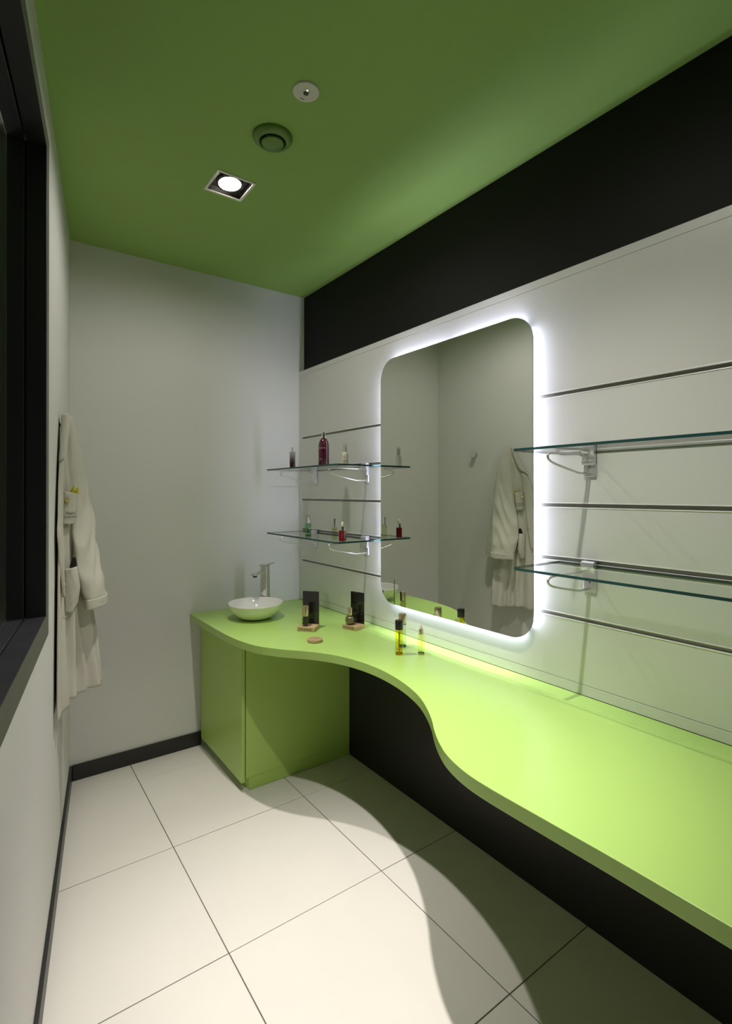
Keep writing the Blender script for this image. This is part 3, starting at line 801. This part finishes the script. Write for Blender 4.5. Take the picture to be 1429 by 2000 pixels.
# ------------------------------------------------------------------ coat hooks on the left wall
def hook(s, z, label, length=0.040):
    t = thing('coat_hook', label, 'hook', lw(s, 0, z), LANG, group='chrome coat hooks on the left wall')
    MB().lathe([(0.0165, 0.0), (0.0165, -0.003)], 30, axis='y').build('wall_plate', M_CHROME, t, smooth=40)
    MB().lathe([(0.0150, -0.003), (0.0150, -length + 0.013)], 28, axis='y').build('peg', M_CHROME, t, smooth=40)
    MB().lathe([(0.0185, -length + 0.013), (0.0195, -length + 0.011), (0.0195, -length + 0.002), (0.0182, -length), (0.0, -length)], 32, axis='y').build('knob', M_SILVER, t, smooth=40)
hook(0.335, 1.708, 'free round chrome coat hook between the coat and the corner')
hook(0.055, 1.708, 'round chrome coat hook carrying the white coat', 0.030)

# ------------------------------------------------------------------ white coat hanging on the left wall
coat = thing('work_coat', 'white cotton work coat hanging from a hook on the left wall', 'coat', lw(0, 0, 0.65), LANG)
L = lambda s, p, z: (s, -p, z - 0.65)      # coat frame: s along the wall, p off the wall
def cloth(rows, name, m, closed=False, thick=0.0022, parent=None):
    o = MB().grid([[L(*q) for q in r] for r in rows], closed=closed).build(name, m, parent or coat, smooth=75)
    sd = o.modifiers.new('thickness', 'SOLIDIFY')
    sd.thickness = thick; sd.offset = 0
    return o
def noise3(a, b, c):
    return (math.sin(a * 1.7 + b * 2.3 + c) + math.sin(a * 3.1 - b * 1.3 + 2.1 * c) * 0.6 + math.sin(a * 5.3 + b * 4.7 + 0.7 * c) * 0.35) / 1.95
body_rows = [
    (0.655, [(-.185, .010), (-.06, .008), (.05, .008), (.125, .02), (.145, .09), (.105, .150), (.060, .126), (.030, .090), (-.010, .072), (-.045, .040), (-.105, .034), (-.185, .020)]),
    (0.80, [(-.180, .010), (-.06, .008), (.05, .008), (.120, .02), (.140, .085), (.105, .138), (.055, .115), (.022, .080), (-.010, .066), (-.045, .034), (-.105, .028), (-.180, .018)]),
    (0.97, [(-.165, .010), (-.05, .008), (.05, .008), (.115, .02), (.130, .07), (.100, .112), (.050, .094), (.010, .060), (-.018, .058), (-.050, .028), (-.095, .024), (-.165, .017)]),
    (1.15, [(-.145, .010), (-.05, .008), (.05, .008), (.105, .018), (.112, .05), (.082, .080), (.038, .066), (.000, .048), (-.030, .044), (-.060, .022), (-.095, .018), (-.148, .015)]),
    (1.32, [(-.120, .010), (-.04, .008), (.05, .008), (.105, .016), (.106, .04), (.078, .058), (.032, .052), (.004, .048), (-.022, .036), (-.046, .016), (-.080, .014), (-.122, .013)]),
    (1.45, [(-.098, .010), (-.03, .008), (.05, .008), (.103, .015), (.104, .034), (.078, .046), (.032, .044), (.008, .044), (-.016, .034), (-.040, .015), (-.066, .013), (-.098, .012)]),
    (1.58, [(-.060, .010), (-.01, .008), (.05, .008), (.095, .014), (.096, .030), (.078, .040), (.040, .040), (.018, .036), (.000, .026), (-.020, .015), (-.040, .013), (-.060, .012)]),
    (1.67, [(-.018, .010), (.01, .008), (.05, .008), (.080, .013), (.084, .024), (.074, .038), (.052, .042), (.030, .038), (.018, .029), (.006, .019), (-.006, .015), (-.018, .012)]),
    (1.715, [(.004, .010), (.02, .009), (.05, .009), (.070, .013), (.074, .023), (.068, .036), (.054, .041), (.040, .038), (.030, .031), (.020, .022), (.012, .016), (.004, .013)]),
    (1.738, [(.018, .012), (.03, .011), (.05, .011), (.062, .014), (.066, .023), (.062, .033), (.054, .036), (.044, .035), (.036, .029), (.028, .022), (.024, .017), (.018, .014)]),
    (1.744, [(.030, .016), (.038, .014), (.05, .014), (.056, .016), (.058, .023), (.056, .028), (.052, .030), (.046, .030), (.042, .026), (.038, .022), (.034, .019), (.030, .018)])]
NB, NR = 96, 80
rings = []
zl = [r[0] for r in body_rows]
cols = [spline([(s, p, z) for (z, _), (s, p) in zip(body_rows, [r[1][k] for r in body_rows])], NR) for k in range(12)]
for i in range(NR):
    ring = spline([cols[k][i] for k in range(12)], NB, closed=True)
    f = 1 - i / (NR - 1)
    out = []
    for k, (s, p, z) in enumerate(ring):
        th = 2 * math.pi * k / NB
        front = max(0.0, min(1.0, (k / NB - 0.30) * 8)) * max(0.0, min(1.0, (1.0 - k / NB) * 9))
        near = min(1.0, max(0.25, (p - 0.012) / 0.03))
        w = front * near * (0.0095 * math.sin(th * 9 + 1.2 * math.sin(f * 5)) * (0.2 + 0.8 * f) + 0.0050 * noise3(th * 2.2, f * 9, 0.3))
        hem = -0.016 * (1 - min(1, (z - 0.655) / 0.2)) * max(0, math.cos(th)) if z < 0.86 else 0
        out.append((s - w * 0.5, max(0.006, p + w), z + hem))
    rings.append(out)
# flat closing cap where the collar loop sits over the peg
last = rings[-1]
cx = sum(q[0] for q in last) / NB; cp = sum(q[1] for q in last) / NB
rings.append([((q[0] + cx) / 2, (q[1] + cp) / 2, q[2] + 0.003) for q in last])
rings.append([(cx + (q[0] - cx) * 0.02, cp + (q[1] - cp) * 0.02, q[2] + 0.004) for q in last])
cloth(rings, 'coat_body', M_COAT, closed=True)
def sleeve(rows, name, amp, seed, n=56, nr=70):
    keys = spline(rows, nr)
    rg = []
    for i, (sc, pc, z, a, b, rot) in enumerate(keys):
        r = []
        f = i / (nr - 1)
        for k in range(n):
            th = 2 * math.pi * k / n
            e = 1.18
            x = a * math.copysign(abs(math.cos(th)) ** e, math.cos(th)); y = b * math.copysign(abs(math.sin(th)) ** e, math.sin(th))
            cre = 1 - 2 * abs(math.sin(f * 21 + 2.4 * math.cos(th) + 1.1 * math.sin(th * 2) + seed))      # sharp creases at the elbow
            w = amp * (0.3 + f) * (0.55 * noise3(th * 1.5, f * 11 + math.cos(th) * 2, seed) + 0.8 * cre * math.exp(-((f - 0.62) / 0.24) ** 2))
            x *= 1 + w * 5; y += w * math.sin(th)
            c, s_ = math.cos(rot), math.sin(rot)
            r.append((sc + x * c - y * s_, max(0.007, pc + x * s_ + y * c), z))
        rg.append(r)
    return rg
rows1 = [(.052, .026, 1.743, .012, .010, .3), (.054, .029, 1.725, .022, .015, .3), (.060, .035, 1.68, .036, .019, .32), (.066, .044, 1.60, .050, .024, .34), (.066, .057, 1.50, .062, .028, .36), (.062, .070, 1.40, .070, .031, .36),
         (.052, .082, 1.28, .080, .034, .36), (.038, .096, 1.17, .090, .035, .36), (.038, .112, 1.08, .084, .034, .37), (.042, .126, 1.02, .076, .032, .38)]
rg = sleeve(rows1, 'sleeve', 0.0080, 0.4)
sl = cloth(rg, 'sleeve', M_COAT, closed=True)
cuff = sleeve([(.042, .1265, 1.024, .078, .034, .38), (.043, .128, 1.005, .078, .034, .38), (.0435, .129, 0.985, .077, .033, .38)], 'cuff', 0.002, 0.4, nr=8)
cuff = [[(s, p, z - 0.030 * (s - 0.045) * -1.2) for s, p, z in r] for r in cuff]
cloth(cuff, 'cuff', M_COAT, closed=True, parent=sl)
rows2 = [(.085, .030, 1.62, .014, .012, .1), (.105, .036, 1.52, .022, .016, .1), (.120, .042, 1.40, .030, .020, .1), (.138, .046, 1.25, .036, .022, .1), (.158, .048, 1.12, .040, .024, .1), (.172, .048, 1.02, .042, .025, .1), (.176, .048, 0.985, .042, .025, .1)]
cloth(sleeve(rows2, 'sleeve', 0.0035, 2.2), 'sleeve', M_COAT, closed=True)
# turned-down collar, seen from its near side
def sheet(left, right, name, m, n=20, w=10, bulge=0.006, amp=0.0015, seed=0.0, thick=0.0022, parent=None):
    a, b = spline(left, n), spline(right, n)
    rows = []
    for i in range(n):
        r = []
        for k in range(w):
            t = k / (w - 1)
            q = [a[i][j] + (b[i][j] - a[i][j]) * t for j in range(3)]
            d = bulge * math.sin(math.pi * t) + amp * noise3(t * 5, i / n * 9, seed)
            r.append((q[0] - d, q[1] + d * 0.6, q[2]))
        rows.append(r)
    return cloth(rows, name, m, thick=thick, parent=parent)
sheet([(.008, .011, 1.738), (-.010, .009, 1.69), (-.034, .008, 1.64), (-.060, .008, 1.59), (-.086, .008, 1.548)],
      [(.034, .030, 1.742), (.012, .033, 1.69), (-.004, .030, 1.64), (-.022, .028, 1.605), (-.038, .028, 1.588)], 'collar', M_COAT, bulge=0.017, seed=1.0)
sheet([(-.080, .009, 1.555), (-.120, .009, 1.45), (-.150, .009, 1.36), (-.168, .010, 1.30), (-.168, .011, 1.26), (-.152, .015, 1.18), (-.130, .021, 1.09), (-.122, .024, 1.055)],
      [(-.046, .022, 1.565), (-.058, .020, 1.45), (-.068, .020, 1.36), (-.074, .021, 1.29), (-.080, .023, 1.25), (-.092, .025, 1.17), (-.108, .026, 1.09), (-.117, .026, 1.055)], 'front_facing', M_COAT, n=40, bulge=0.010, amp=0.0022, seed=2.0)
bp = sheet([(-.056, .020, 1.441), (-.058, .020, 1.38), (-.060, .020, 1.318)], [(-.020, .066, 1.431), (-.022, .061, 1.375), (-.026, .054, 1.315)], 'breast_pocket', M_COAT, bulge=0.004, amp=0.0010, seed=3.0)
lp = sheet([(-.074, .026, 1.152), (-.076, .026, 1.09), (-.074, .027, 1.03), (-.070, .027, 0.992)], [(-.050, .064, 1.156), (-.048, .074, 1.09), (-.046, .070, 1.03), (-.050, .054, 0.985)], 'lower_pocket', M_COAT, bulge=0.010, amp=0.002, seed=4.0)
tag(sheet([(-.055, .052, 1.192), (-.062, .042, 1.158), (-.064, .040, 1.120)], [(-.047, .060, 1.190), (-.045, .064, 1.160), (-.047, .062, 1.120)], 'pocket_shade', M_POCKET_SHADE, n=8, w=6, bulge=0.004, amp=0.0, parent=lp), 'dark sheet painted as the shade in the lower pocket gap')  # dark sheet stands in for the shadowed gap above the pocket
# printed lettering and badge on the breast pocket
px = Vector(L(-.024, .058, 1.35)) - Vector(L(-.059, .020, 1.35))
pn = px.normalized().cross(Vector((0, 0, 1)))
org = Vector(L(-.0415, .039, 1.352)) + pn * 0.0072
text('lettering', 'Plaisirs', 0.0155, M_PRINT, bp, frame_mtx(org + Vector((0, 0, 0.006)), px, (0, 0, 1)), 0.0002)
text('lettering', 'SENSATIONS', 0.0098, M_PRINT, bp, frame_mtx(org + Vector((0, 0, -0.009)), px, (0, 0, 1)), 0.0002)
text('fine_print', '. . . . . . . .', 0.0080, M_PRINT, bp, frame_mtx(org + Vector((0, 0, -0.021)), px, (0, 0, 1)), 0.0002)
bo = Vector(L(-.051, .028, 1.404)) + pn * 0.0070
bm = frame_mtx(bo, px, (0, 0, 1))
bd = MB()
for k in range(5):
    a = 2 * math.pi * k / 5 + 0.3
    bd.lathe([(0.0045, 0.0), (0.0045, 0.0015), (0.002, 0.003), (0, 0.0032)], 12, (0.0055 * math.cos(a), 0.0085 * math.sin(a), 0))
bd.lathe([(0.0035, 0.0), (0.0035, 0.0035), (0.0, 0.0045)], 12)
bd.v = [tuple(bm @ Vector(q)) for q in bd.v]
bd.build('badge', M_GOLD, coat, smooth=50)
for s, p, z in ((-.098, .024, 1.195), (-.110, .027, 1.10), (-.135, .030, 0.985)):
    bb = MB().lathe([(0.0055, 0.0), (0.0055, 0.002), (0.0, 0.0026)], 14)
    mm = frame_mtx(L(s, p, z), px, (0, 0, 1))
    bb.v = [tuple(mm @ Vector(q)) for q in bb.v]
    bb.build('button', M_BUTTON, coat, smooth=40)
# yellow tips sticking out of the breast pocket
yg = thing('yellow_glove', 'yellow object with two pointed tips poking from the coat breast pocket', 'glove', lw(-.017, .050, 1.40), LANG)
for k, (p0, p1, top) in enumerate(((-0.012, 0.004, 0.064), (0.002, 0.017, 0.057))):
    rr = []
    for i in range(11):
        f = i / 10
        w = 0.0095 * (1 - f ** 3) + 0.0006
        zz = f * top
        pc = p0 + (p1 - p0) * f
        rr.append([(w * 0.4 * math.cos(a * math.pi / 6), -pc + w * math.sin(a * math.pi / 6), zz) for a in range(12)])
    MB().grid(rr, closed=True).build('finger', M_YELLOW, yg, smooth=70)
